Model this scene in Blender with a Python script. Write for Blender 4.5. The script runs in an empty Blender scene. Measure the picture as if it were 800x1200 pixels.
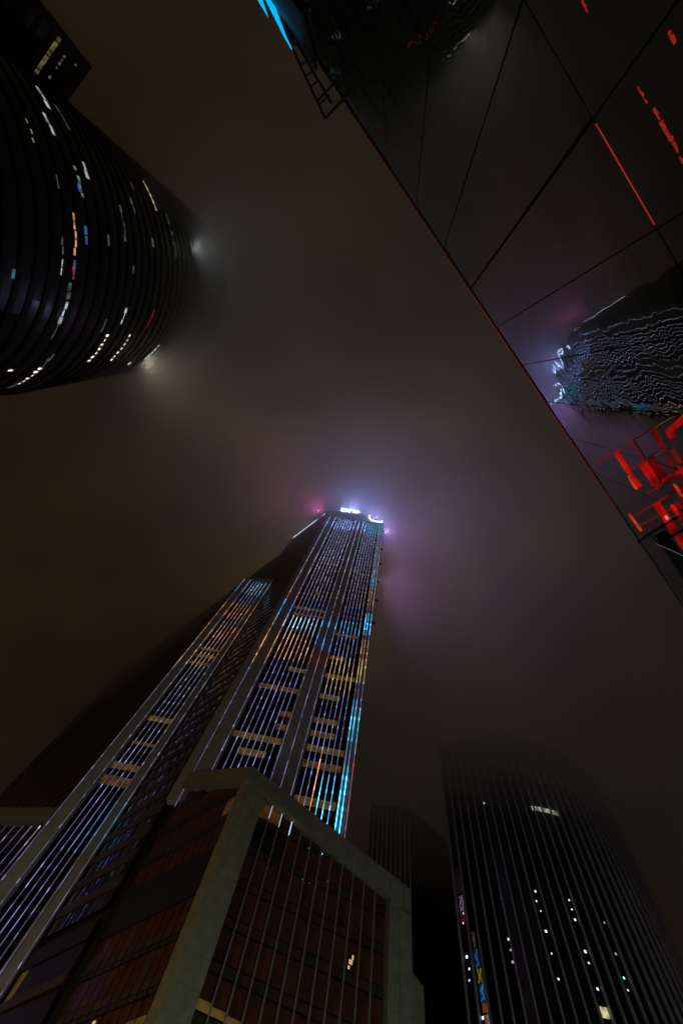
import bpy, math, random
from mathutils import Vector, Matrix
random.seed(7)
S = bpy.context.scene
COL = S.collection
R = math.radians
GROUND = -1.6                       # eye height is the origin

# ------------------------------------------------------------------ camera
cam = bpy.data.cameras.new('camera'); camo = bpy.data.objects.new('camera', cam); COL.objects.link(camo)
camo.matrix_world = Matrix(((0.98619891, -0.13601042, 0.09440801, 0),
                            (-0.10322034, -0.95092192, -0.29170717, 0),
                            (0.12944986, 0.27793646, -0.9518372, 0), (0, 0, 0, 1)))
cam.sensor_fit = 'VERTICAL'; cam.sensor_height = 36; cam.lens = 15.0
cam.clip_end = 3000; cam.clip_start = 0.05
S.camera = camo
S.view_settings.view_transform = 'Standard'; S.view_settings.look = 'None'
S.view_settings.exposure = 0; S.view_settings.gamma = 1
S.render.engine = 'CYCLES'
S.cycles.volume_bounces = 3; S.cycles.max_bounces = 6; S.cycles.diffuse_bounces = 2; S.cycles.glossy_bounces = 3
S.cycles.sample_clamp_indirect = 2.0; S.cycles.sample_clamp_direct = 0
S.cycles.volume_step_rate = 0.14; S.cycles.volume_max_steps = 128
S.cycles.use_denoising = True

# ------------------------------------------------------------------ night sky
W = bpy.data.worlds.new('World'); S.world = W; W.use_nodes = True
nt = W.node_tree; nt.nodes.clear()
def N(t, nt, **kw):
    n = nt.nodes.new(t)
    for k, v in kw.items(): setattr(n, k, v)
    return n
def ramp(nt, src, stops, interp='LINEAR'):
    r = N('ShaderNodeValToRGB', nt); r.color_ramp.interpolation = interp
    e = r.color_ramp.elements
    while len(e) > 1: e.remove(e[0])
    for i, (p, c) in enumerate(stops):
        if i == 0: x = e[0]; x.position = p
        else: x = e.new(p)
        x.color = (*c, 1)
    nt.links.new(src, r.inputs[0]); return r.outputs[0]
tc = N('ShaderNodeTexCoord', nt); sep = N('ShaderNodeSeparateXYZ', nt)
nt.links.new(tc.outputs['Generated'], sep.inputs[0])
mr = N('ShaderNodeMapRange', nt); mr.inputs[1].default_value = -0.75; mr.inputs[2].default_value = 0.6
nt.links.new(sep.outputs[0], mr.inputs[0])
side = ramp(nt, mr.outputs[0], [(0, (0.0560, 0.0290, 0.0042)), (0.5, (0.0290, 0.0228, 0.0115)), (1, (0.0205, 0.0168, 0.0148))])
elev = ramp(nt, sep.outputs[2], [(0.0, (.9, .9, .9)), (0.5, (.95, .95, .95)), (0.8, (.95, .95, .95)), (1, (.85, .85, .85))], 'EASE')
mul = N('ShaderNodeMix', nt, data_type='RGBA', blend_type='MULTIPLY'); mul.inputs[0].default_value = 1
nt.links.new(side, mul.inputs[6]); nt.links.new(elev, mul.inputs[7])
bg = N('ShaderNodeBackground', nt); bg.inputs[1].default_value = 3.9
nt.links.new(mul.outputs[2], bg.inputs[0])
wo = N('ShaderNodeOutputWorld', nt); nt.links.new(bg.outputs[0], wo.inputs[0])

# ------------------------------------------------------------------ materials
def mat(name, base, rough=.6, metal=0, ior=1.5, noise=0, nscale=2., emit=None, estr=0, bump=0, bscale=4., spec=None, stretch=(1, 1, 1)):
    m = bpy.data.materials.new(name); m.use_nodes = True; t = m.node_tree; b = t.nodes['Principled BSDF']
    b.inputs['Base Color'].default_value = (*base, 1); b.inputs['Roughness'].default_value = rough
    b.inputs['Metallic'].default_value = metal; b.inputs['IOR'].default_value = ior
    if noise or bump:
        co = N('ShaderNodeTexCoord', t); mp = N('ShaderNodeMapping', t); mp.inputs['Scale'].default_value = stretch
        t.links.new(co.outputs['Object'], mp.inputs[0])
    if noise:
        a = N('ShaderNodeTexNoise', t); a.inputs['Scale'].default_value = nscale; a.inputs['Detail'].default_value = 6; a.inputs['Roughness'].default_value = .65
        t.links.new(mp.outputs[0], a.inputs['Vector'])
        lo = tuple(c * (1 - noise) for c in base); hi = tuple(min(1, c * (1 + noise)) for c in base)
        t.links.new(ramp(t, a.outputs[0], [(.3, lo), (.7, hi)]), b.inputs['Base Color'])
    if bump:
        a2 = N('ShaderNodeTexNoise', t); a2.inputs['Scale'].default_value = bscale; a2.inputs['Detail'].default_value = 2
        t.links.new(mp.outputs[0], a2.inputs['Vector'])
        bp = N('ShaderNodeBump', t); bp.inputs['Strength'].default_value = 1; bp.inputs['Distance'].default_value = bump
        t.links.new(a2.outputs[0], bp.inputs['Height']); t.links.new(bp.outputs[0], b.inputs['Normal'])
    if emit:
        b.inputs['Emission Color'].default_value = (*emit, 1); b.inputs['Emission Strength'].default_value = estr
    return m
def lit_mat(name, col, s, var=.6, scale=1.5, stretch=(1, 1, 1)):
    m = mat(name, tuple(c * .06 for c in col), .6); t = m.node_tree; b = t.nodes['Principled BSDF']
    co = N('ShaderNodeTexCoord', t); mp = N('ShaderNodeMapping', t); mp.inputs['Scale'].default_value = stretch
    a = N('ShaderNodeTexNoise', t); a.inputs['Scale'].default_value = scale; a.inputs['Detail'].default_value = 3
    t.links.new(co.outputs['Object'], mp.inputs[0]); t.links.new(mp.outputs[0], a.inputs['Vector'])
    t.links.new(ramp(t, a.outputs[0], [(.35, tuple(c * (1 - var) for c in col)), (.65, col)]), b.inputs['Emission Color'])
    b.inputs['Emission Strength'].default_value = s
    return m
STONE = mat('pale_stone', (.200, .198, .160), .65, noise=.22, nscale=1.1, bump=.01, bscale=6)
STONE2 = mat('pale_stone_shaft', (.38, .39, .42), .6, noise=.15, nscale=.8)
ALU = mat('grey_aluminium', (.34, .31, .31), .4, .5, noise=.15, nscale=3)
FIN = mat('fin_metal', (.16, .16, .19), .4, .4)
SPAN = mat('brown_spandrel', (.035, .022, .017), .35, noise=.4, nscale=.5)
SPAN2 = mat('granite_spandrel', (.060, .040, .026), .5, noise=.4, nscale=.7)
GLASS = mat('tower_glass', (.014, .009, .008), .05, ior=1.5, noise=.5, nscale=.25, bump=.006, bscale=.9)
GLASSB = mat('brown_glass', (.095, .028, .016), .08, ior=1.55, noise=.45, nscale=.55, bump=.004, bscale=1.2)
GLASSR = mat('red_brown_glass', (.095, .028, .018), .08, ior=1.55, noise=.45, nscale=.55, bump=.004, bscale=1.2)
SMOKE = mat('smoked_glass', (.022, .010, .008), .3, ior=1.35, noise=.4, nscale=.6)
LOWSP = mat('low_block_spandrel', (.058, .026, .017), .4, noise=.4, nscale=.6)
DARK = mat('dark_recess', (.006, .006, .006), .6)
LOUVRE = mat('black_louvre', (.008, .008, .009), .5)
WARM = lit_mat('warm_blind', (.85, .48, .13), .12, .65, 1.0)
WARM2 = lit_mat('orange_blind', (.9, .43, .10), .10, .75, 1.0)
SOFT = lit_mat('lit_soffit', (.9, .38, .08), .06, .8, .7)
LAMPDOT = mat('window_lamp', (.5, .45, .3), .5, emit=(1, .75, .3), estr=.5)
SIGN = mat('sign_light', (.5, .6, .8), .5, emit=(.42, .66, 1), estr=15)
BAR = mat('roof_bar_light', (.5, .6, .7), .5, emit=(.62, .8, 1), estr=5)
def led_material():
    m = mat('led_line', (.1, .1, .12), .4); t = m.node_tree; b = t.nodes['Principled BSDF']
    a = N('ShaderNodeAttribute', t); a.attribute_name = 'led'
    t.links.new(a.outputs['Color'], b.inputs['Emission Color']); b.inputs['Emission Strength'].default_value = 1.35
    return m
LED = led_material()

# ------------------------------------------------------------------ helpers
class MB:
    def __init__(s): s.v = []; s.f = []; s.c = []
    def hexa(s, p, col=None):        # 8 points: bottom loop then top loop
        i = len(s.v); s.v += [tuple(q) for q in p]
        s.f += [(i, i+3, i+2, i+1), (i+4, i+5, i+6, i+7), (i, i+1, i+5, i+4), (i+1, i+2, i+6, i+5), (i+2, i+3, i+7, i+6), (i+3, i, i+4, i+7)]
        s.c += [col] * 6
    def prism(s, poly, z0, z1):      # poly of (x,y[,ztop])
        n = len(poly); i = len(s.v)
        s.v += [(p[0], p[1], z0) for p in poly] + [(p[0], p[1], p[2] if len(p) > 2 else z1) for p in poly]
        s.f += [tuple(range(i+n-1, i-1, -1)), tuple(range(i+n, i+2*n))] + [(i+k, i+(k+1) % n, i+n+(k+1) % n, i+n+k) for k in range(n)]
        s.c += [None] * (n + 2)
    def tube(s, a, b, r, n=6):
        a = Vector(a); b = Vector(b); d = (b - a).normalized(); u = d.orthogonal().normalized(); w = d.cross(u); i = len(s.v)
        for p in (a, b): s.v += [tuple(p + r * (math.cos(2*math.pi*k/n) * u + math.sin(2*math.pi*k/n) * w)) for k in range(n)]
        s.f += [(i+k, i+(k+1) % n, i+n+(k+1) % n, i+n+k) for k in range(n)] + [tuple(range(i+n-1, i-1, -1)), tuple(range(i+n, i+2*n))]
        s.c += [None] * (n + 2)
    def build(s, name, m, parent=None, loc=None):
        me = bpy.data.meshes.new(name)
        off = Vector(loc) if loc else Vector((0, 0, 0))
        me.from_pydata([tuple(Vector(q) - off) for q in s.v], [], s.f); me.update()
        if any(c is not None for c in s.c):
            at = me.color_attributes.new('led', 'FLOAT_COLOR', 'CORNER'); k = 0
            for p, c in zip(me.polygons, s.c):
                for _ in p.vertices:
                    at.data[k].color = (*(c or (0, 0, 0)), 1); k += 1
        me.materials.append(m)
        o = bpy.data.objects.new(name, me); COL.objects.link(o)
        if parent: o.parent = parent
        if loc: o.location = off
        return o
def thing(name, label, cat, group=None):
    o = bpy.data.objects.new(name, None); COL.objects.link(o); o.empty_display_size = .1
    o['label'] = label; o['category'] = cat
    if group: o['group'] = group
    return o
class Frame:                          # a facade: s along it, o out of it, h up
    def __init__(f, P, u, out): f.P = Vector((*P, 0)); f.u = Vector((*u, 0)).normalized(); f.n = Vector((*out, 0)).normalized()
    def pt(f, s, o, h): q = f.P + f.u * s + f.n * o; q.z = h; return q
    def box(f, mb, s0, s1, o0, o1, h0, h1, h0b=None, h1b=None, col=None):   # h0b/h1b: heights at s1 when sloped
        h0b = h0 if h0b is None else h0b; h1b = h1 if h1b is None else h1b
        mb.hexa([f.pt(s0, o0, h0), f.pt(s1, o0, h0b), f.pt(s1, o1, h0b), f.pt(s0, o1, h0),
                 f.pt(s0, o0, h1), f.pt(s1, o0, h1b), f.pt(s1, o1, h1b), f.pt(s0, o1, h1)], col)
    def part(f, name, m, parent, s0, s1, o0, o1, h0, h1, h0b=None, h1b=None):
        mb = MB(); f.box(mb, s0, s1, o0, o1, h0, h1, h0b, h1b); return mb.build(name, m, parent)

# ------------------------------------------------------------------ ground, street
def struct(name, mb, m):
    o = mb.build(name, m); o['kind'] = 'structure'; return o
ASPH = mat('asphalt', (.05, .05, .05), .8, noise=.3, nscale=3, bump=.01, bscale=40)
PAVE = mat('paving', (.2, .19, .18), .7, noise=.25, nscale=2)
PAINT = mat('road_paint', (.75, .75, .72), .6, noise=.1, nscale=5)
g = MB(); g.v = [(-1500, -1500, GROUND), (1500, -1500, GROUND), (1500, 1500, GROUND), (-1500, 1500, GROUND)]; g.f = [(0, 1, 2, 3)]; g.c = [None]
struct('ground', g, PAVE)
rd = Frame((0, 0), (.7071, .7071), (.7071, -.7071))
g = MB(); rd.box(g, -300, 300, -22, -6, GROUND - .2, GROUND + .004); struct('road', g, ASPH)
g = MB()
for k in range(-30, 30): rd.box(g, k * 9, k * 9 + 4, -14.1, -13.9, GROUND, GROUND + .008)
struct('road_marking', g, PAINT)
g = MB(); rd.box(g, -300, 300, -6, 2.8, GROUND - .2, GROUND + .13); struct('pavement', g, PAVE)

# ------------------------------------------------------------------ low cloud that swallows the tower tops
def cloud():
    m = bpy.data.materials.new('low_cloud'); m.use_nodes = True; t = m.node_tree; t.nodes.clear()
    out = N('ShaderNodeOutputMaterial', t); pv = N('ShaderNodeVolumePrincipled', t)
    pv.inputs['Color'].default_value = (.93, .93, .94, 1); pv.inputs['Anisotropy'].default_value = .25
    ge = N('ShaderNodeNewGeometry', t); sp = N('ShaderNodeSeparateXYZ', t); t.links.new(ge.outputs['Position'], sp.inputs[0])
    no = N('ShaderNodeTexNoise', t); no.inputs['Scale'].default_value = .03; no.inputs['Detail'].default_value = 4
    t.links.new(ge.outputs['Position'], no.inputs['Vector'])
    # the cloud base hangs lower away from the middle of the square
    le = N('ShaderNodeVectorMath', t, operation='DISTANCE'); le.inputs[1].default_value = (-5, 62, 200)
    t.links.new(ge.outputs['Position'], le.inputs[0])
    lo = N('ShaderNodeMapRange', t, interpolation_type='SMOOTHSTEP'); lo.inputs[1].default_value = 25; lo.inputs[2].default_value = 110; lo.inputs[3].default_value = 14; lo.inputs[4].default_value = -24
    t.links.new(le.outputs['Value'], lo.inputs[0])
    m1 = N('ShaderNodeMath', t, operation='MULTIPLY_ADD'); m1.inputs[1].default_value = 84; t.links.new(no.outputs[0], m1.inputs[0]); t.links.new(sp.outputs[2], m1.inputs[2])
    m2 = N('ShaderNodeMath', t, operation='SUBTRACT'); t.links.new(m1.outputs[0], m2.inputs[0]); t.links.new(lo.outputs[0], m2.inputs[1])
    d = N('ShaderNodeMapRange', t, interpolation_type='SMOOTHSTEP'); d.inputs[1].default_value = 184; d.inputs[2].default_value = 246; d.inputs[3].default_value = 0; d.inputs[4].default_value = .048
    t.links.new(m2.outputs[0], d.inputs[0])
    # a wisp hanging beside the tower's right edge
    wm = N('ShaderNodeMapping', t, vector_type='TEXTURE'); wm.inputs['Location'].default_value = (15, 72, 142); wm.inputs['Scale'].default_value = (14, 18, 40)
    t.links.new(ge.outputs['Position'], wm.inputs[0])
    wl = N('ShaderNodeVectorMath', t, operation='LENGTH'); t.links.new(wm.outputs[0], wl.inputs[0])
    w1 = N('ShaderNodeMath', t, operation='MULTIPLY_ADD'); w1.inputs[1].default_value = -1.1; t.links.new(no.outputs[0], w1.inputs[0]); t.links.new(wl.outputs['Value'], w1.inputs[2])
    wd = N('ShaderNodeMapRange', t, interpolation_type='SMOOTHSTEP'); wd.inputs[1].default_value = -.35; wd.inputs[2].default_value = .55; wd.inputs[3].default_value = .045; wd.inputs[4].default_value = 0
    t.links.new(w1.outputs[0], wd.inputs[0])
    ad = N('ShaderNodeMath', t, operation='ADD'); t.links.new(d.outputs[0], ad.inputs[0]); t.links.new(wd.outputs[0], ad.inputs[1])
    fo = N('ShaderNodeMapRange', t); fo.inputs[1].default_value = 206; fo.inputs[2].default_value = 228; fo.inputs[3].default_value = 1; fo.inputs[4].default_value = .22
    t.links.new(sp.outputs[2], fo.inputs[0])
    cm = N('ShaderNodeMapping', t, vector_type='TEXTURE'); cm.inputs['Location'].default_value = (-13, 65, 213); cm.inputs['Scale'].default_value = (27, 20, 24)
    t.links.new(ge.outputs['Position'], cm.inputs[0])
    cl = N('ShaderNodeVectorMath', t, operation='LENGTH'); t.links.new(cm.outputs[0], cl.inputs[0])
    c1 = N('ShaderNodeMath', t, operation='MULTIPLY_ADD'); c1.inputs[1].default_value = -1.3; t.links.new(no.outputs[0], c1.inputs[0]); t.links.new(cl.outputs['Value'], c1.inputs[2])
    cd = N('ShaderNodeMapRange', t, interpolation_type='SMOOTHSTEP'); cd.inputs[1].default_value = -.4; cd.inputs[2].default_value = .55; cd.inputs[3].default_value = .14; cd.inputs[4].default_value = 0
    t.links.new(c1.outputs[0], cd.inputs[0])
    mu = N('ShaderNodeMath', t, operation='MULTIPLY_ADD'); t.links.new(ad.outputs[0], mu.inputs[0]); t.links.new(cd.outputs[0], mu.inputs[2]); t.links.new(fo.outputs[0], mu.inputs[1])
    t.links.new(mu.outputs[0], pv.inputs['Density'])
    t.links.new(pv.outputs[0], out.inputs['Volume'])
    mb = MB(); mb.hexa([(-420, -420, 104), (420, -420, 104), (420, 420, 104), (-420, 420, 104), (-420, -420, 256), (420, -420, 256), (420, 420, 256), (-420, 420, 256)])
    o = mb.build('low_cloud', m); o['kind'] = 'stuff'
cloud()

# ------------------------------------------------------------------ main tower
T = thing('skyscraper', 'tall stepped skyscraper outlined with coloured light lines, its lit sign glowing in the cloud', 'skyscraper')
FL = 3.3
def floors(h0, h1): 
    k = math.ceil((h0 - 58.4) / FL)
    while 58.4 + k * FL + FL <= h1 + .01:
        yield 58.4 + k * FL; k += 1
MAINF = Frame((0, 62), (1, 0), (0, -1))
MF = Frame((-25.6, 62), (-.7071, .7071), (-.7071, -.7071))         # long flank running back to the left
STF = Frame((0, 72.6), (1, 0), (0, -1))
WF = Frame((0, 73.4), (1, 0), (0, -1))
RF = Frame((-12.6, 48.4), (.951, .309), (.309, -.951))             # low block, right front
SR = Frame((1.15, 62), (0, 1), (1, 0))            # flank running back to the right
BASE = GROUND
# opaque cores behind the glass
def core(poly, z1):
    mb = MB(); mb.prism(poly, BASE, z1); mb.build('core', DARK, T)
core([(-25.2, 62.5), (-8.0, 62.5), (-8.0, 89), (-20, 100), (-45, 100), (-45, 82.4)], 200.5)
core([(-7.9, 62.5), (.65, 62.5), (.65, 89), (-7.9, 89)], 190.8)
core([(-45.4, 82.9), (-20, 101), (-80, 185), (-136, 173)], 181)
core([(-45.2, 73.0), (-37.0, 73.0), (-41.6, 78)], 138)
core([(-78, 73.8), (-46.6, 73.8), (-44, 78.8), (-78, 110)], 42)
core([(-10.3, 49.95), (8.0, 55.95), (8, 61.4), (-22.4, 61.4)], 32.5)
# piers
def pier(fr, s0, s1, h0, h1, d=.55, m=STONE2, name='pier'):
    return fr.part(name, m, T, s0, s1, -.6, d, h0, h1)
pier(MAINF, -25.7, -20.95, 45, 190.2)
pier(MAINF, -12.0, -7.65, 45, 190.2)
pier(MAINF, -.75, 1.15, 40, 190.2, .5)
MAINF.part('parapet', STONE2, T, -25.7, -6.1, -1.2, .5, 190.25, 201)
MAINF.part('parapet', STONE2, T, -6.05, 1.15, -1.2, .45, 190.25, 192.6)
STF.part('pier', STONE2, T, -46.2, -43.4, -.6, .5, BASE, 136.4)
STF.part('pier', STONE2, T, -38.0, -35.85, -.6, .5, BASE, 136.4)
STF.part('parapet', STONE2, T, -46.2, -35.85, -1.5, .55, 136.45, 137.4, 136.45, 140.2)
WF.part('parapet', STONE, T, -78, -46.25, -1.2, .5, 40.0, 41.5, 46.2, 48.3)
# floor rows
def row(fr, s0, s1, h, glass=GLASS, span=SPAN, o=0, wh=1.95):
    fr.part('window_row', glass, T, s0, s1, -.45 + o, -.12 + o, h, h + wh)
    fr.part('spandrel_band', span, T, s0, s1, -.45 + o, 0 + o, h + wh + .004, h + FL)
lit = {}
for h in floors(40, 190.2):
    row(MAINF, -20.94, -12.01, h)
    row(MAINF, -7.64, -.76, h)
for h in floors(BASE, 136.4):
    row(STF, -43.39, -38.01, h)
for h in floors(BASE, 42): row(WF, -78, -46.25, h)
for h in floors(30, 201): MF.part('window_row', GLASS, T, .75, 28, -.45, -.12, h, h + 1.95); MF.part('spandrel_band', SPAN2, T, .75, 28, -.45, 0, h + 1.954, h + FL)
MF.part('parapet', STONE2, T, .75, 28, -.6, .35, 199.7, 202.6)
for h in floors(44, 182): MF.part('window_row', GLASS, T, 28.02, 158, -.45, -.12, h, h + 1.95); MF.part('spandrel_band', SPAN2, T, 28.02, 158, -.45, 0, h + 1.954, h + FL)
MF.part('parapet', STONE2, T, 28.02, 158.4, -.6, .4, 181.9, 183.6)
for h in floors(20, 190):
    SR.part('window_row', GLASS, T, .4, 27, -.45, -.12, h, h + 1.95); SR.part('spandrel_band', SPAN, T, .4, 27, -.45, 0, h + 1.954, h + FL)
SR.part('parapet', STONE2, T, .7, 27, -.5, .4, 190.2, 192.5)
# lit office blinds seen behind the glass (proud of the glass plane by 2 cm)
def blind(fr, s0, s1, h, m=WARM, t=1.35, name='lit_blind'):
    fr.part(name, m, T, s0, s1, -.118, .03 if fr is STF else -.06, h + .35, h + .35 + t)
for (s0, s1, k, m) in [(-20.9, -12.1, 0, WARM), (-7.5, -.9, 0, WARM), (-9.6 + 2.1, -3.0, 1, WARM2), (-7.5, -3.0, 2, WARM), (-14.0, -12.1, 1, WARM2), (-7.5, -3.4, 4, WARM), (-20.5, -16.5, 4, WARM),
                       (-16.0, -12.1, 4, WARM2), (-15.8, -12.1, 6, WARM), (-7.5, -.9, 6, WARM), (-20.9, -12.1, 14, WARM2), (-20.5, -12.1, 13, WARM2), (-16.5, -15.2, 17, WARM),
                       (-7.5, -2, 11, WARM2), (-19, -14, -1, WARM), (-7.5, -1, -1, WARM2), (-7.5, -.9, -3, WARM), (-18, -13, 24, WARM2), (-14.5, -12.1, 2, WARM2), (-7.5, -4.2, 8, WARM2)]:
    blind(MAINF, s0, s1, 58.4 + k * FL, m)
for (s0, s1, k, m, t) in [(-43.3, -38.1, -.6, WARM, 1.3), (-43.3, -38.1, -1.6, WARM2, 1.8), (-43.1, -38.1, 3, WARM, 1.3), (-43.3, -38.1, 9.8, WARM2, 1.2), (-43.3, -38.1, 8.9, WARM2, 1.2), (-43.3, -38.1, 10.8, WARM, .9)]:
    blind(STF, s0, s1, 58.4 + k * FL, m, t)
STF.part('lit_blind', WARM2, T, -42.9, -38.1, -.118, -.06, 62.5, 63.2)

# ---- light fins: each a metal fin with a LED line on its nose
PUR = (.19, .20, .48); WHT = (.42, .40, .55); CY = (.10, 1.0, 1.7); BW = (.55, .85, 1.9); OR = (.95, .40, .10); YE = (.8, .55, .10); RD = (.8, .10, .09); BL = (.14, .36, 1.2)
ZM = [(-26, -12.2, 95.2, 99.4, (.7, 1.3, 1.6), 1.), (-26, -12.2, 83, 92, OR, .9), (-26, -6, 176, 191, BW, 2.4), (-6.5, 2, 174, 191, CY, 1.3), (-12.1, -4, 97, 101, CY, .7), (-4.1, -.8, 97, 101, CY, .5),
      (-7, -1, 75, 85, YE, .8), (-1, 2, 125, 136, CY, 1.2), (-1, 2, 112, 122, OR, .8), (-1, 2, 98, 106, CY, 1.3), (-1, 2, 87, 93, OR, .7), (-1, 2, 79, 85, YE, .9), (-1, 2, 62, 70, CY, .9), (-1.4, .6, 38, 55, CY, 2.0),
      (.7, 1.4, 40, 57, RD, .45), (-5.6, -4.2, 46, 58, OR, 1.1), (-4.2, -1.0, 40, 52.5, CY, 1.5), (-26, -20, 109, 114, RD, 1.), (-26, -20, 100, 107.5, BL, 1.1), (-26, -20, 95, 98, RD, .8), (-26, -21, 80, 89, OR, .8),
      (-26, -20, 128, 133, BL, .9), (-26, -20, 134, 138, RD, .6), (-12.1, -7.6, 88, 92, BL, .8), (-12.1, -7.6, 82, 86, RD, .5), (-26, 2, 132, 176, (.58, .60, .92), .75), (-26, 2, 112, 140, (.6, .5, .62), .45)]
ZS = [(-47, -35, 127, 135, (.45, .75, .95), .9), (-47, -35, 110, 119, OR, .85), (-47, -35, 99, 106, OR, .9), (-47, -40, 87, 96, (1.2, .75, .35), .6), (-47, -35, 75, 86, WHT, .5), (-40, -36, 90, 96, OR, .5), (-47, -35, 57, 72, WHT, .35), (-40, -35, 44, 49, CY, .3)]
def led_colour(zones, x, h, base):
    c = list(base)
    for (x0, x1, h0, h1, col, s) in zones:
        if x0 <= x <= x1:
            w = max(0, min(1, (h - h0 + 2.0) / 2.5)) * max(0, min(1, (h1 + 2.0 - h) / 2.5))
            c = [a * (1 - .6 * w) + b * s * w for a, b in zip(c, col)]
    return tuple(c)
def fin(fr, s, h0, h1, zones, base, o0=0., depth=.32, w=.12, gain=1.0, hb=None):
    mb = MB(); fr.box(mb, s - w/2, s + w/2, o0, o0 + depth, h0, h1); f = mb.build('light_fin', FIN, T)
    lm = MB(); h = h0; rnd = random.Random(int(s * 91) + int(fr.P.y))
    while h < h1 - .05:
        for a, b, k in ((0, .55, 1.35), (.55, 2.2, .75)):
            z0 = h + a * 1.2; z1 = min(h + b * 1.2, h1)
            if z1 <= z0: break
            c = led_colour(zones, s, (z0 + z1) / 2, base); q = k * gain * rnd.choice((.6, .8, 1.0, 1.0, 1.3, 2.2))
            fr.box(lm, s - .034, s + .034, o0 + depth + .002, o0 + depth + .05, z0, z1, col=tuple(v * q for v in c))
        h += 2.64
    lm.build('led_line', LED, f)
for k in range(1, 8): fin(MAINF, -20.94 + k * 8.93 / 8, 42, 189.8, ZM, PUR, o0=-.1)
for k in range(1, 7): fin(MAINF, -7.64 + k * 6.88 / 7, 38, 189.8, ZM, PUR, o0=-.1)
for s in (-23.9, -21.25, -11.7, -9.85, -7.95): fin(MAINF, s, 44, 189.8, ZM, (.15, .14, .26), o0=.551, depth=.12)
for s in (-.5, .15, 1.0): fin(MAINF, s, 38, 189.8, ZM, (.18, .17, .34), o0=.502, depth=.12)
for k in range(1, 5): fin(STF, -43.39 + k * 5.38 / 5, BASE + 4, 136.2, ZS, PUR, o0=-.1, gain=.72)
for s in (-45.9, -43.65, -37.7, -36.1): fin(STF, s, BASE + 4, 136.2, ZS, (.15, .14, .26), o0=.501, depth=.12, gain=.65)
for k in range(14): fin(WF, -47.4 - k * 1.25, BASE + 4, 46.0 - (k + 1) * .27 - .6, [(-48.2, -46, 42, 47, WHT, .8)], (.13, .11, .26), o0=-.1, gain=.9)

# ---- rooftop sign and light outlines
def strokes(name, fr, pts, r, o, parent, m=SIGN):
    mb = MB()
    for a, b in zip(pts, pts[1:]): mb.tube(fr.pt(a[0], o, a[1]), fr.pt(b[0], o, b[1]), r)
    return mb.build(name, m, parent)
sg = MAINF.part('rooftop_sign', DARK, T, -20.8, -10.9, .52, .62, 201.05, 206.6)
strokes('letter', MAINF, [(-20.3, 201.6), (-20.3, 206.2), (-18.0, 206.2), (-18.0, 201.6), (-20.3, 201.6)], .3, .75, sg)
strokes('letter', MAINF, [(-17.2, 202.3), (-16.6, 205.6), (-12.2, 205.0), (-11.2, 203.6), (-12.4, 202.3), (-17.2, 202.3)], .26, .75, sg)
strokes('roof_outline_light', MAINF, [(-6.0, 200.8), (-5.7, 196), (-4.4, 193.3), (-2.2, 192.9), (.5, 192.9)], .2, .65, T)
strokes('roof_outline_light', MAINF, [(.5, 192.9), (.5, 195.5)], .16, .65, T)
bar = MF.part('roof_light_bar', BAR, T, 8.5, 15.5, .36, .5, 202.0, 202.45)
MF.part('roof_light_bar', BAR, T, 15.9, 24.8, .36, .5, 202.0, 202.45)
MF.part('roof_light_bar', BAR, T, 3.4, 5.0, .36, .5, 202.0, 202.45)
HOUS = mat('added_lamp_housing', (.08, .08, .09), .5, .4)
def cloud_glow_lamp(pos, col, power, r=.6, parent=T, aim=(0, 0, 1), cone=165):  # lamp added to raise a glow in the cloud
    mb = MB(); p = Vector(pos); mb.hexa([p + Vector(q) for q in ((-.4, -.3, -.9), (.4, -.3, -.9), (.4, .3, -.9), (-.4, .3, -.9), (-.5, -.4, -.65), (.5, -.4, -.65), (.5, .4, -.65), (-.5, .4, -.65))])
    mb.build('cloud_glow_lamp', HOUS, parent)
    l = bpy.data.lights.new('cloud_glow_spot', 'SPOT'); l.color = col; l.energy = power; l.shadow_soft_size = r; l.spot_size = R(cone); l.spot_blend = .7
    o = bpy.data.objects.new('cloud_glow_spot', l); COL.objects.link(o); o.location = pos; o.rotation_euler = Vector(aim).to_track_quat('-Z', 'Y').to_euler(); o.parent = parent
cloud_glow_lamp((-15, 60.6, 201), (.34, .32, 1.0), 38000, r=2.0, aim=(0, -.2, 1))  # added in place of the sign's own light
cloud_glow_lamp((-3, 60.8, 194), (.44, .34, 1.0), 19000, r=1.2, aim=(.1, -.2, 1))
cloud_glow_lamp((-31.5, 64.4, 205), (1.0, .16, .55), 15000, r=2.0, aim=(-.7, -.5, .8))
cloud_glow_lamp((2.0, 66, 193.6), (.62, .34, 1.0), 14000, r=1.2, aim=(.7, 0, .8))
for (zz, pw) in ((112, 1600), (126, 3000), (140, 4200), (156, 4600), (172, 4600)):
    cloud_glow_lamp((1.9, 66.5, zz), (.72, .36, .78), pw, r=1.0, aim=(.9, .1, .45), cone=130)  # added in place of the LED lines' glow on the wisp

# ---- low block in front: stone frame, sloping beams, glass pieces
mb = MB(); A = [(-12.6, 48.4), (-11.4, 48.35), (-9.2, 49.3)]
pM = Vector((-11.25, 48.75)); dl = Vector((-.7071, .7071)); dr = Vector((.951, .309)); nl = Vector((-.7071, -.7071)); nr = Vector((.309, -.951))
tip = pM + Vector((-.25, -.9)) * .55 + Vector((-.35, .1))
polyp = [tuple(tip), tuple(tip + dr * 2.5), tuple(tip + dr * 2.5 - nr * 1.2), tuple(pM + Vector((-.6, 1.5))), tuple(tip + dl * 1.75 - nl * 1.2), tuple(tip + dl * 1.75)]
z = BASE
while z < 39.3:
    mb = MB(); mb.prism(polyp, z + .012, min(z + 2.05, 39.4) - .012); mb.build('pier_stone', STONE, T); z += 2.05
mb = MB(); mb.prism([tuple(Vector(p) + (pM + dl - Vector(p)).normalized() * .05) for p in polyp], BASE, 39.38); mb.build('pier_core', DARK, T)
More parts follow.
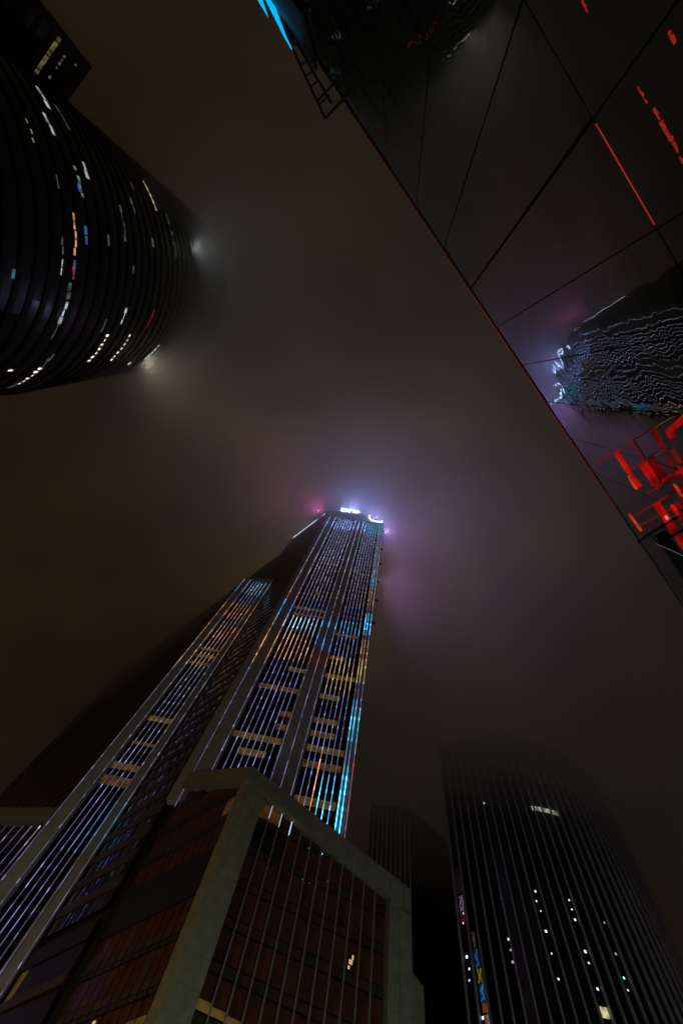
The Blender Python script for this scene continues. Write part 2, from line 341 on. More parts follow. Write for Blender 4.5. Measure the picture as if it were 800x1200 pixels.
CP = Vector((tip.x, tip.y, 0))
LB = Frame((tip.x, tip.y), (-.7071, .7071), (-.7071, -.7071))
RB = Frame((tip.x, tip.y), (.951, .309), (.309, -.951))
def beam(fr, a, b, n, h0, h1, h0b, h1b):
    for k in range(n):
        u, v = k / n, (k + 1) / n; f = lambda p, q_, w: p + (q_ - p) * w
        fr.part('beam_stone', STONE, T, f(a, b, u) + .012, f(a, b, v) - .012, -1.3, .25, f(h0, h0b, u), f(h1, h1b, u), f(h0, h0b, v), f(h1, h1b, v))
    fr.part('beam_core', DARK, T, a + .1, b - .1, -1.2, .2, h0 + .05, h1 - .05, h0b + .05, h1b - .05)
beam(RB, -.35, 21.9, 11, 39.45, 41.5, 33.5, 35.75)
beam(LB, -.2, 17.4, 8, 39.45, 41.5, 46.55, 49.1)
z = BASE
while z < 33.2:
    RB.part('pier_stone', STONE, T, 19.2, 20.46, -1.4, .3, z + .012, min(z + 2.05, 33.25) - .012); RB.part('pier_stone', STONE, T, 20.485, 21.75, -1.4, .3, z + .012, min(z + 2.05, 33.25) - .012); z += 2.05
RB.part('pier_core', DARK, T, 19.25, 21.7, -1.35, .25, BASE, 33.2)
q = [RB.pt(19.25, .42, 0), RB.pt(20.7, .42, 0), RB.pt(22.05, -.6, 0), RB.pt(22.05, -1.6, 0), RB.pt(19.25, -1.6, 0)]
mb = MB(); mb.prism([(p.x, p.y, 35.9 - .35 * (i in (1, 2))) for i, p in enumerate(q)], 33.3, 36); mb.build('pier_cap', STONE, T)
mb = MB(); RB.box(mb, 22.1, 23.7, -2.6, -1.0, BASE, 29.5, h1b=28.4); mb.build('pier', STONE, T)
# right glazing: panes and spandrels piece by piece
ncol, sL, sRt = 12, 2.37, 19.18; pw = (sRt - sL) / ncol
def beam_r(s): return 39.45 + (33.3 - 39.45) * (s + .35) / 22.95
def beam_l(s): return 39.45 + (47.2 - 39.45) * (s + .2) / 19.2
LITR = lit_mat('lit_yellow_pane', (.85, .55, .12), .10, .6, .9)
DIMO = lit_mat('dim_orange_pane', (.5, .20, .04), .010, .7, .8)
def clipped(fr, name, m, s0, s1, o0, o1, h0, h1, lim):
    a, b = lim(s0) - .05, lim(s1) - .05
    if min(a, b) < h0 + .25: return None
    return fr.part(name, m, T, s0, s1, o0, o1, h0, min(h1, a), None, min(h1, b))
PITCH = 3.3
for c in range(ncol):
    s0, s1 = sL + c * pw + .03, sL + (c + 1) * pw - .03
    for r in range(-2, 7):
        h0 = 19.35 + r * PITCH + .85
        louv = (c in (1, 2) and r == 4) or (c == 0 and r == 4)
        m = LOUVRE if louv else (LITR if (r == -1 and c < 7) else (DIMO if (r, c) in ((2, 8), (3, 9), (4, 6), (1, 5), (3, 4)) else GLASSB))
        if r == 5 and c < 2: m = SOFT
        if r == 0 and c < 3: clipped(RB, 'lit_blind', LITR, s0, s1, -.74, -.70, h0 + .1, h0 + (.75, .6, .5)[c], beam_r)
        clipped(RB, 'window_pane', m, s0, s1, -1.0, -.75 + random.uniform(-.006, .006), h0 + .09, h0 + 2.36, beam_r)
        clipped(RB, 'spandrel_panel', LOWSP, s0, s1, -1.0, -.71 + random.uniform(-.006, .006), h0 - .85 + .09, h0 - .07, beam_r)
mb = MB()
for c in range(1, ncol): 
    s = sL + c * pw; hm = beam_r(s) - .03
    mb = MB(); RB.box(mb, s - .06, s + .06, -.72, -.40, BASE + 10, hm); mu = mb.build('mullion', ALU, T)
    if c in (1, 2, 3):
        lm = MB(); RB.box(lm, s - .04, s + .04, -.398, -.35, hm - 1.6, hm - .05, col=((.35, .4, .45), (.35, .42, .5), (.5, .9, 1.1))[c - 1]); lm.build('led_line', LED, mu)  # mullion tops made to glow in place of a reflection
WINL = RB.part('window_light', LAMPDOT, T, sL + 9.35 * pw, sL + 9.62 * pw, -.745, -.71, 27.4, 27.75)
mb = MB(); RB.box(mb, sL + 9.55 * pw, sL + 9.68 * pw, -.745, -.71, 27.8, 28.15); RB.box(mb, sL + 9.3 * pw, sL + 9.45 * pw, -.745, -.71, 27.0, 27.25); mb.build('window_light', LAMPDOT, T)
# left glazing of the low block and the flank below the strip
LITL = lit_mat('lit_yellow_row', (.8, .5, .12), .09, .6, .6)
sA, sB = 1.85, 19.0; nl_ = 12; pl = (sB - sA) / nl_
for c in range(nl_):
    s0, s1 = sA + c * pl + .09, sA + (c + 1) * pl - .09
    for r in range(-2, 9):
        h0 = 17.6 + r * 3.7
        if 28.5 < h0 + 1 < 33.2: continue
        if r == 3: h0 = 30.0
        up = lambda s: beam_l(s)
        m = LITL if (r == -1 and c in (0, 1, 2)) else (SOFT if (c < 2 and r == 5) else (DIMO if (r, c) in ((1, 3), (2, 7)) else GLASSR if r < 4 else GLASSB))
        if r == 0 and c < 3: clipped(LB, 'lit_blind', LITL, s0, s1, -.89, -.85, h0 + 1.4, h0 + 2.3, up)
        clipped(LB, 'window_pane', m, s0, s1, -1.1, -.9 + random.uniform(-.006, .006), h0 + 1.35, h0 + 3.58, up)
        clipped(LB, 'spandrel_panel', LOWSP, s0, s1, -1.1, -.84, h0 + .5, h0 + 1.27, up)
        clipped(LB, 'sill_rail', SPAN, s0, s1, -1.1, -.86, h0 + .02, h0 + .42, up)
LB.part('louvre_band', LOUVRE, T, sA, sB, -1.1, -.7, 28.6, 33.3)
# flank continuing behind the strip's foot
for c in range(14):
    s0, s1 = .75 + c * 1.42 + .03, .75 + (c + 1) * 1.42 - .03
    for r in range(0, 4):
        h0 = 12.9 + r * 3.9
        MF.part('window_pane', LITL if (r == 3 and c in (8, 10)) else SMOKE, T, s0, s1, -.4, -.12, h0 + 1.35, h0 + 3.85)
        MF.part('spandrel_panel', SPAN2, T, s0, s1, -.4, -.05, h0 + .3, h0 + 1.27)
MF.part('louvre_band', LOUVRE, T, .75, 27, -.4, .02, 28.6, 30.6)
mb = MB(); LB.box(mb, 11.3, 11.7, -.86, -.8, 20.6, 20.95); mb.build('window_light', LAMPDOT, T)

# ------------------------------------------------------------------ round tower on the left
LT = thing('round_tower', 'dark round tower with rows of scattered lit windows, its top lost in the cloud', 'tower')
def lt_cf(h):
    k = min(max((h - 115) / 65, 0), 1.15); a = R(-103 - 2.2 * k)
    return 122 * math.sin(a), 122 * math.cos(a), 41.7 - 5 * k
LTG = mat('left_tower_glass', (.012, .016, .020), .12, ior=1.6, noise=.6, nscale=.12, bump=.01, bscale=.4)
LTL = mat('left_tower_ledge', (.014, .017, .019), .5, .1, noise=.3, nscale=.2)
def ring(h0, h1, off, th0=None, th1=None, n=72, depth=1.0):
    mb = MB()
    full = th0 is None
    a0, a1 = (0, 360) if full else (th0, th1)
    if not full: n = max(1, int(abs(a1 - a0) / 5) + 1)
    ring_ = []
    for k in range(n + (0 if full else 1)):
        a = R(a0 + (a1 - a0) * k / n); p = []
        for (h, o) in ((h0, off - depth), (h0, off), (h1, off), (h1, off - depth)):
            x, y, r = lt_cf(h); p.append((x + (r + o) * math.sin(a), y + (r + o) * math.cos(a), h))
        ring_.append(p)
    for p in ring_: mb.v += p
    cnt = len(ring_)
    for k in range(cnt if full else cnt - 1):
        i, j = 4 * k, 4 * ((k + 1) % cnt)
        for e in range(4): mb.f.append((i + e, i + (e + 1) % 4, j + (e + 1) % 4, j + e)); mb.c.append(None)
    if not full:
        mb.f += [(0, 3, 2, 1), tuple(4 * (cnt - 1) + e for e in range(4))]; mb.c += [None, None]
    return mb
LFP = 3.9
h = BASE
while h < 196:
    ring(h, h + 2.7, 0).build('window_row', LTG, LT); ring(h + 2.704, h + LFP - .004, .3).build('floor_band', LTL, LT); h += LFP
ring(h, h + 3, .5).build('parapet', LTL, LT)
mb = MB(); x, y, r = lt_cf(100); mb.prism([(x + 34 * math.sin(2*math.pi*k/24), y + 34 * math.cos(2*math.pi*k/24)) for k in range(24)], BASE, 199); mb.build('core', DARK, LT)
LTCOL = {'w': ((.75, .85, .9), .7), 'g': ((.5, .58, .56), .13), 'o': ((1, .45, .22), .75), 'b': ((.18, .38, .9), .30), 'y': ((1, .78, .4), .9), 'd': ((.9, .8, .65), .30), 'r': ((1, .08, .06), .30)}
LTM = {k: lit_mat('window_light_' + k, c, s, .7, 1.1, (1, 1, .2)) for k, (c, s) in LTCOL.items()}
LTHOT = lit_mat('window_light_bright', (1, .9, .72), 1.8, .7, 1.1, (1, 1, .2))
LTW = [(130, 123, 107, 'w'), (119, 113, 102, 'w'), (128, 120, 111, 'g'), (112, 105, 92, 'd'), (111, 106, 108, 'w'), (105, 100, 107, 'b'), (125, 112, 146, 'y'), (107.4, 93, 104, 'd'), (93, 81, 103, 'o'), (91, 85.5, 104, 'b'),
       (104, 92, 121, 'g'), (118, 114.5, 134, 'g'), (98.5, 94.5, 136, 'g'), (114, 95.5, 152, 'g'), (108, 102, 169, 'w'), (78.6, 74, 101, 'r'), (80, 74, 103, 'b'), (79, 74, 96, 'w'), (72, 69, 85, 'b'), (85, 80, 99.7, 'g'),
       (73, 67.5, 100, 'g'), (67, 59, 102.5, 'w'), (60, 53, 100, 'g'), (74, 62, 124.5, 'w'), (57.5, 42, 122, 'w'), (57.4, 40.5, 132, 'y'), (70, 61, 142, 'r'), (50, 37, 155, 'y'), (69.7, 67, 170, 'w'), (37, 33, 149, 'w'),
       (37.5, 35.5, 98, 'w'), (38, 23, 104, 'g'), (44, 26, 106, 'w'), (47, 36, 106.5, 'g'), (85, 82, 125, 'g'), (72, 69, 88, 'g'), (92, 88, 112, 'g'), (64, 58, 116, 'g'), (101, 97, 96, 'g'), (110, 104, 128, 'g')]
for (a, b, hh, c) in LTW:
    k = math.floor((hh - BASE) / LFP); h0 = BASE + k * LFP
    # azimuth measured about the tower's own axis; broken up into the separate window bays
    n = max(1, int(abs(a - b) / 2.2)); step = (b - a) / n
    hot = max(a, b) < 60 and c in 'wy'
    for i in range(n):
        if c in 'gwd' and n > 3 and random.random() < .18: continue
        hi = h0 + random.choice((2.5, 2.5, 2.2)); lo = hi - random.choice((.25, .4, .7, 1.0))
        if c in 'ryo': lo = hi - .5
        ring(lo, hi, .05, a + step * i, a + step * (i + (.45 if c == 'd' or hot else .86)), depth=.3).build('lit_window', LTHOT if hot else LTM[c], LT)
# lamps added at the crown to light the cloud round it
x, y, r = lt_cf(172); a = R(104); cloud_glow_lamp((x + (r + 2) * math.sin(a), y + (r + 2) * math.cos(a), 166), (.8, .95, .95), 2300, .5, LT, aim=(.4, 0, 1))
a = R(38); cloud_glow_lamp((x + (r + 3) * math.sin(a), y + (r + 3) * math.cos(a), 154), (1, .90, .66), 4800, .5, LT, aim=(.3, .3, 1))

# ------------------------------------------------------------------ square block in the top left corner
SB = thing('office_block', 'dark square office block with a warm lit band under its roof, beside the round tower', 'building')
D = 127; a = R(-128.2); bx, by = D * math.sin(a), D * math.cos(a)
SBF = Frame((bx, by), (-.7071, .7071), (.7071, .7071))
SBG = Frame((bx, by), (-.7071, -.7071), (.7071, -.7071))
mb = MB(); p = [SBF.pt(.4, -.6, 0), SBF.pt(40, -.6, 0), SBF.pt(40, -36, 0), SBF.pt(.4, -36, 0)]; mb.prism([(v.x, v.y) for v in p], BASE, 142.6); mb.build('core', DARK, SB)
SBS = mat('block_spandrel', (.03, .03, .03), .5, noise=.3, nscale=.3)
for fr in (SBF, SBG):
    h = 60.0
    while h < 140:
        fr.part('window_row', GLASS, SB, .35, 40, -.5, -.15, h, h + 2.3); fr.part('spandrel_band', SBS, SB, .35, 40, -.5, 0, h + 2.305, h + 3.9); h += 3.9
    fr.part('parapet', SBS, SB, .0 if fr is SBF else .3, 40, -.55, .12, h, 143.2)
SBL = lit_mat('warm_band', (.75, .66, .22), .20, .85, .5)
h = 60 + 3.9 * 18
for k in range(8): SBF.part('lit_window', SBL, SB, .7 + k * 1.4, .7 + k * 1.4 + (1.3 if k % 3 else 1.0), -.148, -.1, h + .9, h + 2.1)
SBD = lit_mat('warm_dots', (.9, .7, .4), .16, .9, 1.6)
for (s, k, w) in [(3, 19, .7), (4.2, 19, .4), (5.0, 19, .9), (6.6, 19, .4), (9.5, 19, .8), (2.5, 20, .4)]:
    SBF.part('lit_window', SBD, SB, s, s + w, -.148, -.1, 60.9 + 3.9 * k, 61.6 + 3.9 * k)
SBF.part('lit_window', lit_mat('warm_lamp', (1, .7, .4), .9, .3, 2), SB, 13.6, 14.6, -.148, -.1, 122.9, 123.7)

# ------------------------------------------------------------------ curved finned tower, lower right
FT = thing('finned_tower', 'dark curved glass tower with close vertical fins and a few white window lights', 'tower')
CA = R(21); cx, cy, cr = 235 * math.sin(CA), 235 * math.cos(CA), 55.0
FTG = mat('finned_tower_glass', (.010, .014, .018), .10, ior=1.5, noise=.5, nscale=.1, bump=.006, bscale=.3)
FTF = mat('finned_tower_fin', (.56, .59, .65), .5, .1, noise=.2, nscale=.4)
def fp(th, o, h): return Vector((cx + (cr + o) * math.sin(R(th)), cy + (cr + o) * math.cos(R(th)), h))
TH0, TH1, NF = -137.0, -258.0, 34
TOPF = 188
step = (TH1 - TH0) / NF
for k in range(NF + 1):
    th = TH0 + step * k
    if k < NF:
        h = BASE
        mb = MB(); mb.hexa([fp(th, -1.2, BASE), fp(th + step, -1.2, BASE), fp(th + step, -.2, BASE), fp(th, -.2, BASE), fp(th, -1.2, TOPF), fp(th + step, -1.2, TOPF), fp(th + step, -.2, TOPF), fp(th, -.2, TOPF)])
        mb.build('glass_bay', FTG, FT)
    dth = math.degrees(.26 / cr)
    mb = MB(); mb.hexa([fp(th - dth, -.25, BASE), fp(th + dth, -.25, BASE), fp(th + dth, .75, BASE), fp(th - dth, .75, BASE), fp(th - dth, -.25, TOPF + 1), fp(th + dth, -.25, TOPF + 1), fp(th + dth, .75, TOPF + 1), fp(th - dth, .75, TOPF + 1)])
    mb.build('fin', FTF, FT)
mb = MB(); poly = [fp(TH0 + step * k, -1.25, 0) for k in range(NF + 1)]; mb.prism([(p.x, p.y) for p in poly], BASE, TOPF - .1); mb.build('core', DARK, FT)
def ftw(name, m, th0, th1, h0, h1):
    mb = MB(); mb.hexa([fp(th0, -.3, h0), fp(th1, -.3, h0), fp(th1, -.15, h0), fp(th0, -.15, h0), fp(th0, -.3, h1), fp(th1, -.3, h1), fp(th1, -.15, h1), fp(th0, -.15, h1)])
    return mb.build(name, m, FT)
FW = mat('white_window_light', (.5, .5, .5), .5, emit=(.85, .95, 1), estr=1.1)
FWD = mat('dim_window_light', (.4, .4, .4), .5, emit=(.7, .8, .95), estr=.5)
FWB = mat('blue_window_light', (.3, .4, .5), .5, emit=(.35, .75, 1), estr=2.5)
dots = [(-154.7, 117.0, 1), (-154.5, 114.1, 1), (-154.2, 102.0, 0), (-154.2, 99.2, 1), (-154.1, 96.1, 1), (-167.3, 115.9, 0), (-166.7, 112.9, 0), (-167.3, 110.0, 0), (-167.2, 104.1, 0), (-167.1, 98.4, 0), (-167.1, 92.2, 0), (-178.6, 114.5, 0), (-178.5, 111.7, 0), (-178.4, 108.6, 0), (-178.3, 100.0, 0), (-178.2, 97.3, 0), (-178.3, 91.2, 0), (-189.2, 110.2, 1), (-189.0, 101.7, 1), (-188.6, 95.8, 2), (-188.4, 93.0, 0), (-139.2, 111.6, 0), (-138.7, 108.8, 0), (-138.5, 99.3, 2), (-138.9, 96.2, 0), (-138.4, 93.5, 0), (-141.5, 84.4, 0), (-155.1, 150.3, 0)]
for (th, h, k) in dots: ftw('window_light', (FW, FWD, FWB)[k], th - .3 * (q_ := random.uniform(.6, 1.25)), th + .3 * q_, h, h + .6 * q_)
FWS = lit_mat('lit_window_strip', (.85, .9, .72), .5, .8, .5)
for k in range(4): ftw('lit_window', FWS, -175.4 - k * 2.85, -178.0 - k * 2.85, 147.6, 149.6)
FWY = lit_mat('lit_yellow_window', (.9, .85, .45), .8, .7, .8)
ftw('lit_window', FWY, -177.0, -179.2, 85.2, 87.6)
NB = mat('neon_reflection_backing', (.012, .012, .016), .4)
def neon_reflection(th0, th1, h0, h1, col, st, kind):  # reflected neon sign imitated by glowing strokes on the glass
    b = ftw('neon_reflection_panel', mat('neon_reflection_tint', tuple(.02 + .05 * c for c in col), .5, emit=col, estr=st * .07), th0, th1, h0, h1)
    m = lit_mat('neon_reflection_stroke', col, st * .8, .6, .6)
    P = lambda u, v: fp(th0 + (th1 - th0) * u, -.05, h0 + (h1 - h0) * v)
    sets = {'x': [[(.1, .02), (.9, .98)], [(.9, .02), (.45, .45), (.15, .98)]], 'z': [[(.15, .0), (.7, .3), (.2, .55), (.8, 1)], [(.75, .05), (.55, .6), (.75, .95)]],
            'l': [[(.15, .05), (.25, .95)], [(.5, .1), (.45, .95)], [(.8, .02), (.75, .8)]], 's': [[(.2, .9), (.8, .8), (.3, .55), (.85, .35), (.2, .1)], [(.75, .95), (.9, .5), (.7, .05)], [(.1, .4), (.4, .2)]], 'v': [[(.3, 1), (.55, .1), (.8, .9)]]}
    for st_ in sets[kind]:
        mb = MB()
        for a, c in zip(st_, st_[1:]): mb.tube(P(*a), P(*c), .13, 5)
        mb.build('neon_reflection_stroke', m, b)
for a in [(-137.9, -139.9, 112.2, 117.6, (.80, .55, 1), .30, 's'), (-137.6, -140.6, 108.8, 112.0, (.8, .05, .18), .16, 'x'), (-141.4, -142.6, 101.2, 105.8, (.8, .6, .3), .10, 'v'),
          (-141.2, -143.1, 96.2, 101.0, (.10, .35, 1), .30, 'z'), (-141.5, -143.3, 92.4, 96.0, (.95, .70, .12), .32, 'x'), (-141.5, -143.6, 88.2, 92.2, (.08, .42, 1), .5, 'z'), (-141.7, -143.8, 85.6, 88.0, (1, .35, .15), .3, 'l'), (-141.9, -143.6, 82.0, 85.4, (1, .6, .4), .3, 's')]: neon_reflection(*a)
ftw('neon_reflection_panel', lit_mat('pink_reflection_glow', (.30, .10, .22), .03, .6, .3), -137.4, -140.3, 118.2, 127)  # pink part of the reflected neon, put on as a glowing sheet

# ------------------------------------------------------------------ slim tower between
DT = thing('slim_tower', 'slim dark tower with fine vertical ribs, half hidden behind the finned tower', 'tower')
def azp(a, d): return (d * math.sin(R(a)), d * math.cos(R(a)))
DTF = mat('slim_tower_rib', (.66, .67, .66), .5, 0, noise=.2, nscale=.4); DTG = mat('slim_tower_glass', (.010, .011, .012), .25, noise=.4, nscale=.1)
p0, p1, p2 = azp(4.0, 208), azp(9.6, 208), azp(15.2, 234)
mb = MB(); mb.prism([p0, p1, p2, azp(15, 268), azp(4.2, 256)], BASE, 171); mb.build('glass_wall', DTG, DT)
fa = Frame(p0, (p1[0] - p0[0], p1[1] - p0[1]), (0, -1)); L_ = math.hypot(p1[0] - p0[0], p1[1] - p0[1])
for k in range(10): fa.part('rib', DTF, DT, k * L_ / 9.5, k * L_ / 9.5 + .5, -.1, .8, BASE, 171.5)
fb = Frame(p1, (p2[0] - p1[0], p2[1] - p1[1]), (.5, -.85)); L_ = math.hypot(p2[0] - p1[0], p2[1] - p1[1])
for k in range(1, 10): fb.part('rib', DTG, DT, k * L_ / 9.5, k * L_ / 9.5 + .4, -.1, .4, BASE, 171.5)
BLUEW = mat('blue_window', (.1, .1, .3), .5, emit=(.15, .2, .8), estr=.06)
fb.part('lit_window', BLUEW, DT, 3.6, 5.4, .02, .1, 82, 88)

# ------------------------------------------------------------------ mirror glass building beside the camera
DM = 2.733; HT = 12.0
GB = thing('glass_building', 'black mirror glass building edged with a thin red light, reflecting the towers', 'building')
GF = Frame((.7176 * DM, -.6964 * DM), (.6964, .7176), (-.7176, .6964))
def mirror_material():
    m = mat('mirror_glass', (.006, .010, .0085), .012, ior=2.2, noise=.98, nscale=.9, stretch=(.22, .22, 1.6)); t = m.node_tree; b = t.nodes['Principled BSDF']
    co = N('ShaderNodeTexCoord', t)
    mp = N('ShaderNodeMapping', t); mp.inputs['Rotation'].default_value = (0, 0, R(-45.9)); mp.inputs['Scale'].default_value = (.55, 1, 1.5)
    a = N('ShaderNodeTexNoise', t); a.inputs['Scale'].default_value = 1.05; a.inputs['Detail'].default_value = 2.2; a.inputs['Roughness'].default_value = .5
    t.links.new(co.outputs['Object'], mp.inputs[0]); t.links.new(mp.outputs[0], a.inputs['Vector'])
    bp = N('ShaderNodeBump', t); bp.inputs['Strength'].default_value = 1; bp.inputs['Distance'].default_value = .0065
    t.links.new(a.outputs[0], bp.inputs['Height']); t.links.new(bp.outputs[0], b.inputs['Normal'])
    return m
MIR = mirror_material()
mb = MB(); GF.box(mb, -32, 32, -14, -.12, BASE, 11.9); mb.build('building_body', DARK, GB)
J = 1.14; s0 = -.82; HJ = 4.955
k = -26
while s0 + k * J < 27:
    a, b = s0 + k * J, s0 + (k + 1) * J; gp = .014 if k != 0 else .03
    for (sa, sb, ha, hb) in ((a + (.02 if k == 0 else .009), b - (.02 if k == -1 else .009), HJ + .007, HT - .08), (a + .009, b - .009, BASE, HJ - .007)):
        r0, r1, r2 = (random.uniform(-.0022, .0022) for _ in range(3))       # every pane sits a hair out of true
        mb = MB(); mb.hexa([GF.pt(sa, -.05, ha), GF.pt(sb, -.05, ha), GF.pt(sb, r1, ha), GF.pt(sa, r0, ha), GF.pt(sa, -.05, hb), GF.pt(sb, -.05, hb), GF.pt(sb, r2 + r1 - r0, hb), GF.pt(sa, r2, hb)])
        mb.build('glass_panel', MIR, GB)
    k += 1
REDT = mat('red_edge_light', (.25, .02, .02), .5, emit=(1, .03, .03), estr=.045)
REDL = mat('red_line_light', (.25, .02, .02), .5, emit=(1, .06, .05), estr=.25)
GF.part('coping', mat('dark_coping', (.02, .02, .02), .5, .3), GB, -32, 32, -.3, .02, HT - .075, HT - .02)
GF.part('edge_light', REDT, GB, -5.2, -.6, -.02, .03, HT - .018, HT + .006)
GF.part('edge_light', mat('red_edge_light_bright', (.25, .02, .02), .5, emit=(1, .03, .03), estr=.10), GB, -.598, 6.3, -.02, .03, HT - .018, HT + .006)
GF.part('joint_light_or_red_strip', REDL, GB, s0 + .05, s0 + J - .04, -.01, .003, HJ - .005, HJ + .005)
# red glowing strip in short pieces of uneven width along the wall
REDN = mat('red_strip_piece', (.3, .02, .02), .5, emit=(1, .04, .03), estr=.2)
rnd = random.Random(3)
for (a, b, hh, w) in [(-.72, -.57, 4.59, .012), (-.50, -.40, 4.555, .018), (-.385, -.30, 4.56, .028), (-.295, -.20, 4.555, .035), (-.19, -.10, 4.55, .02), (-.07, .0, 4.56, .015), (-1.52, -1.42, 4.66, .016), (-.79, -.70, 4.11, .02)]:
    mb = MB(); n = 5; st = (b - a) / n
    for i in range(n):
        ww = w * rnd.uniform(.45, 1.1); GF.box(mb, .943 * (a + i * st), .943 * (a + (i + .96) * st), -.01, .003, .943 * hh - ww * .7 + rnd.uniform(-.01, .01), .943 * hh + ww * .7)
    mb.build('joint_light_or_red_strip', REDN, GB)

# red lit frames bracketed off the glass
RB_ = lit_mat('red_light_bar', (1, .007, .003), .55, .88, 3.2); RO = lit_mat('orange_core_bar', (1, .06, .008), .7, .8, 5); RM = mat('red_frame_metal_and_glow', (.45, .03, .02), .35, .3, emit=(1, .03, .02), estr=.09)
BLK = mat('black_steel', (.012, .012, .012), .5, .3)
KF = .917
def rframe(label, bars, links, plates=()):
    f = thing('light_frame', label, 'light frame', 'red light frames on the glass wall')
    for (s_a, t_a, s_b, t_b, h, w, m) in bars:
        P = GF.pt(s_a * KF, t_a * KF, h * KF); Q = GF.pt(s_b * KF, t_b * KF, h * KF); w = w * (.85 if m is RB_ else .4); d = (Q - P).normalized(); k = d.cross(Vector((0, 0, 1))) * w / 2
        mb = MB(); z = Vector((0, 0, .07)); mb.hexa([P - k, Q - k, Q + k, P + k, P - k + z, Q - k + z, Q + k + z, P + k + z]); mb.build('light_bar', m, f)
    for (s_a, t_a, s_b, t_b, h) in links:
        mb = MB(); mb.tube(GF.pt(s_a * KF, t_a * KF, h * KF), GF.pt(s_b * KF, t_b * KF, h * KF), .015); mb.build('bracket', RM, f)
    for (s_a, s_b, t_a, t_b, h0, h1) in plates:
        mb = MB(); GF.box(mb, s_a * KF, s_b * KF, t_a, t_b, h0 * KF, h1 * KF); mb.build('glow_plate', RM, f)  # plate added, its emission imitates red glow on the glass
    return f
H0 = 9.03
rframe('red light frame in a stepped outline, an orange core in its lower bar', [(3.60, .37, 4.08, .37, H0, .075, RB_), (4.14, .44, 4.45, .45, H0 - .1, .09, RO), (4.1, .37, 4.5, .33, H0 + .02, .05, RB_)],
       [(3.6, .02, 3.6, .74, H0 + .03), (3.6, .74, 3.66, .78, H0 + .03), (4.08, .02, 4.08, .37, H0 + .03), (3.6, .03, 4.08, .03, H0 + .1)])
rframe('red light frame of two close parallel bars against the glass', [(4.12, .115, 4.62, .12, H0, .07, RB_), (4.14, .03, 4.70, .04, H0 + .02, .05, RB_)], [(4.70, .02, 4.70, .3, H0 + .03), (4.62, .12, 4.75, .12, H0)])
H1 = 7.7
rframe('small red light frame with a lit crosswise arm at the photo\'s right margin', [(3.97, .08, 3.97, .40, H1, .04, RB_), (4.0, .06, 4.4, .06, H1 - .05, .09, RB_), (4.1, .30, 4.35, .30, H1 - .05, .05, RO)], [(3.97, .02, 3.97, .42, H1 + .03), (4.4, .02, 4.4, .3, H1)], [(3.95, 4.7, .015, .05, 7.0, 7.9)])
H2 = 6.74
rframe('red light frame bent like a hook, highest of the red frames in the photo', [(2.80, .05, 2.86, .30, H2, .06, RB_), (2.86, .32, 2.98, .32, H2, .06, RB_), (2.80, .05, 3.3, .03, H2 + .05, .05, RB_)], [(2.86, .02, 2.86, .32, H2 + .04)])
rframe('long red light bar running off the right margin, pale highlight near its head', [(4.97, .27, 6.15, .26, H0, .12, RB_), (5.2, .05, 6.3, .05, H0, .06, RB_), (5.30, .27, 5.38, .27, H0 - .03, .1, lit_mat('pale_highlight', (1, .35, .35), .7, .3, 3))], [(4.97, .02, 4.97, .27, H0 + .04), (5.9, .02, 5.9, .27, H0 + .04)])  # the pale piece is a highlight put on as emission
rframe('single short red light bar hanging out past the dark roof edge', [(4.9, .78, 5.34, .77, H0, .07, RO)], [(5.0, .02, 5.0, .78, H0 + .08), (5.26, .02, 5.26, .78, H0 + .08)])
DR = lit_mat('dim_red_glow', (1, .02, .015), .035, .8, 1.2)  # panels added to imitate red glow spread round the frames
sp_ = thing('red_glow_panel', 'panel imitating the dim red glow on the glass behind the red light frames', 'glow panel')
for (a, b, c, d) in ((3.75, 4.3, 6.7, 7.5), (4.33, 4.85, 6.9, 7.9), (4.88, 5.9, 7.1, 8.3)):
    mb = MB(); GF.box(mb, a, b, .012, .03, c, d); mb.build('glow_panel', DR, sp_)
# plain black bracket
bk = thing('steel_bracket', 'black forked steel bracket below the short red light bar', 'bracket')
for (a, b) in [((5.5, .96, 9.0), (5.46, .70, 9.0)), ((5.46, .70, 9.0), (5.7, .68, 9.0)), ((5.46, .72, 9.0), (5.46, .02, 9.05)), ((5.7, .68, 9.0), (6.3, .35, 9.0)), ((6.3, .35, 9.0), (6.3, .02, 9.0)), ((5.75, .62, 9.0), (5.75, .02, 9.0))]:
    mb = MB(); mb.tube(GF.pt(*(KF * v for v in a)), GF.pt(*(KF * v for v in b)), .025); mb.build('strut', BLK, bk)
mb = MB(); GF.box(mb, 5.15, 6.6, .37, .57, 8.25, 8.36); mb.build('shelf_plate', BLK, bk)

# ladder outrigger and blue LED screen at the top
ld = thing('ladder_frame', 'black steel ladder outrigger sticking out from the roof edge beside the blue screen', 'ladder')
HL = 11.75
def rail(a, b, r=.028, name='rail'):
    mb = MB(); mb.tube(GF.pt(*a), GF.pt(*b), r); mb.build(name, BLK, ld)
rail((-5.82, .58, HL), (-6.35, .50, HL)); rail((-6.35, .50, HL), (-7.3, .33, HL))
rail((-5.95, .30, HL), (-7.3, .20, HL))
for (s, t) in [(-6.12, .55), (-6.5, .47), (-6.72, .43), (-6.95, .40)]: rail((s, t, HL), (s + .02, .24, HL), .02, 'rung')
rail((-5.82, .6, HL), (-5.80, .0, HL - .05), .03, 'arm'); rail((-6.2, .52, HL), (-6.2, .0, HL), .025, 'arm')
scn = thing('led_screen', 'bright sky blue LED screen seen edge on at the photo\'s top margin', 'screen')
SCM = mat('blue_screen', (.05, .2, .3), .4, emit=(.0, .50, 1.0), estr=1.0)
def blade(pts, h, name, m, par, th=.08):
    mb = MB(); n = len(pts); q = [GF.pt(s, t, h) for (s, t) in pts]
    mb.prism([(p.x, p.y) for p in q], h, h + th); mb.build(name, m, par)
HS = 12.0
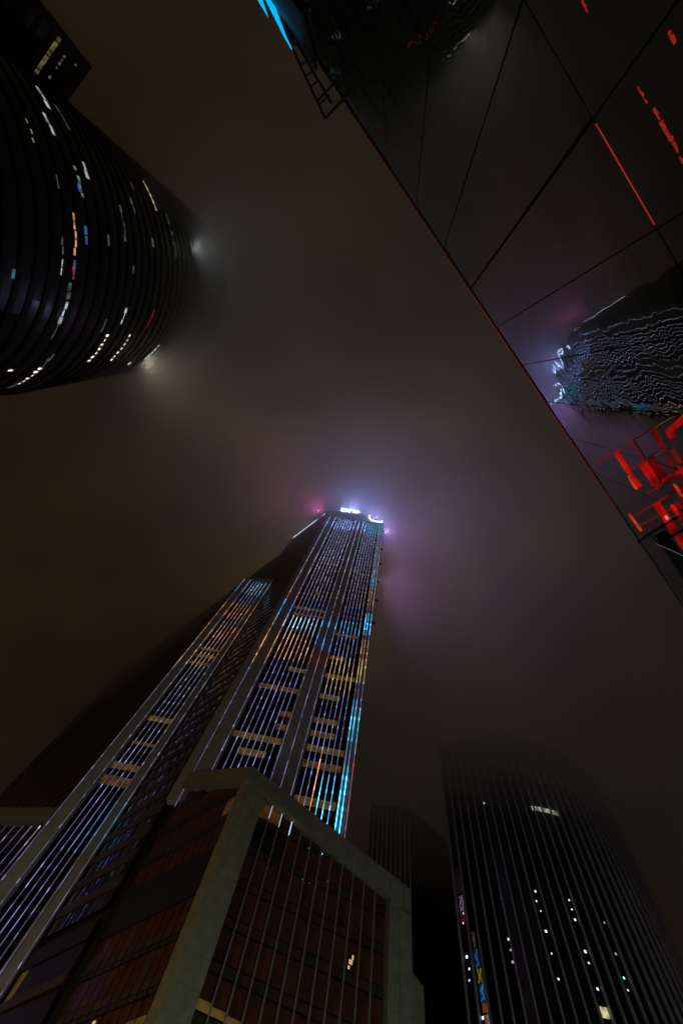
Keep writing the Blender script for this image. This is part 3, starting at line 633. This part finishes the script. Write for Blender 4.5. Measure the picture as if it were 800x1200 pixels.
def sq(lst): return [(b * HS, (.2285 - .0154 * b - a) * HS) for a, b in lst]
blade(sq([(.2130, -.618), (.2155, -.652), (.2235, -.703), (.238, -.80), (.247, -.80), (.2330, -.698), (.2180, -.645)]), HS, 'screen_face', SCM, scn)
blade(sq([(.2120, -.691), (.2135, -.717), (.2180, -.76), (.2230, -.76), (.2190, -.712)]), HS - .02, 'screen_face', SCM, scn)
blade(sq([(.2190, -.645), (.2415, -.62), (.2415, -.82), (.250, -.82), (.2340, -.698)]), HS + .1, 'screen_back_and_mask', BLK, scn, .2)

mb = MB(); GF.box(mb, -11.5, -6.9, .03, .1, 10.6, 12.2); mb.build('screen_back_and_mask', BLK, scn)  # plate added to block the screen's reflection in the glass
# ------------------------------------------------------------------ street lamps added out of view to light the stone and fins
STL = mat('added_lamp_glow', (.8, .75, .6), .5, emit=(1, .85, .6), estr=4)
def added_street_lamp(x, y, col, power, label):
    t = thing('added_street_lamp', label, 'street lamp', 'added street lamps out of view')
    mb = MB(); mb.tube((x, y, GROUND), (x, y, GROUND + 8), .09, 8); mb.build('added_lamp_pole', BLK, t)
    mb = MB(); mb.tube((x, y, GROUND + 8), (x + .9, y + .9, GROUND + 8.4), .06, 6); mb.build('arm', BLK, t)
    mb = MB(); c = Vector((x + 1.1, y + 1.1, GROUND + 8.45)); mb.hexa([c + Vector(v) for v in ((-.35, -.15, 0), (.35, -.15, 0), (.35, .15, 0), (-.35, .15, 0), (-.3, -.12, .12), (.3, -.12, .12), (.3, .12, .12), (-.3, .12, .12))]); mb.build('added_lamp_head', STL, t)
    l = bpy.data.lights.new('added_lamp_light', 'POINT'); l.color = col; l.energy = power; l.shadow_soft_size = .3
    o = bpy.data.objects.new('added_lamp_light', l); COL.objects.link(o); o.location = c + Vector((0, 0, -.2)); o.parent = t
added_street_lamp(-34, 22, (1, .80, .45), 6500, 'added street lamp with warm light, farther along the road')
added_street_lamp(14, 24, (.72, 1, .85), 6000, 'added street lamp with greenish white light by the low block')
added_street_lamp(52, 118, (.78, .88, 1), 15000, 'added street lamp with cool white light in front of the finned tower')
added_street_lamp(-70, 52, (1, .82, .5), 6000, 'added street lamp with warm light by the far wing')
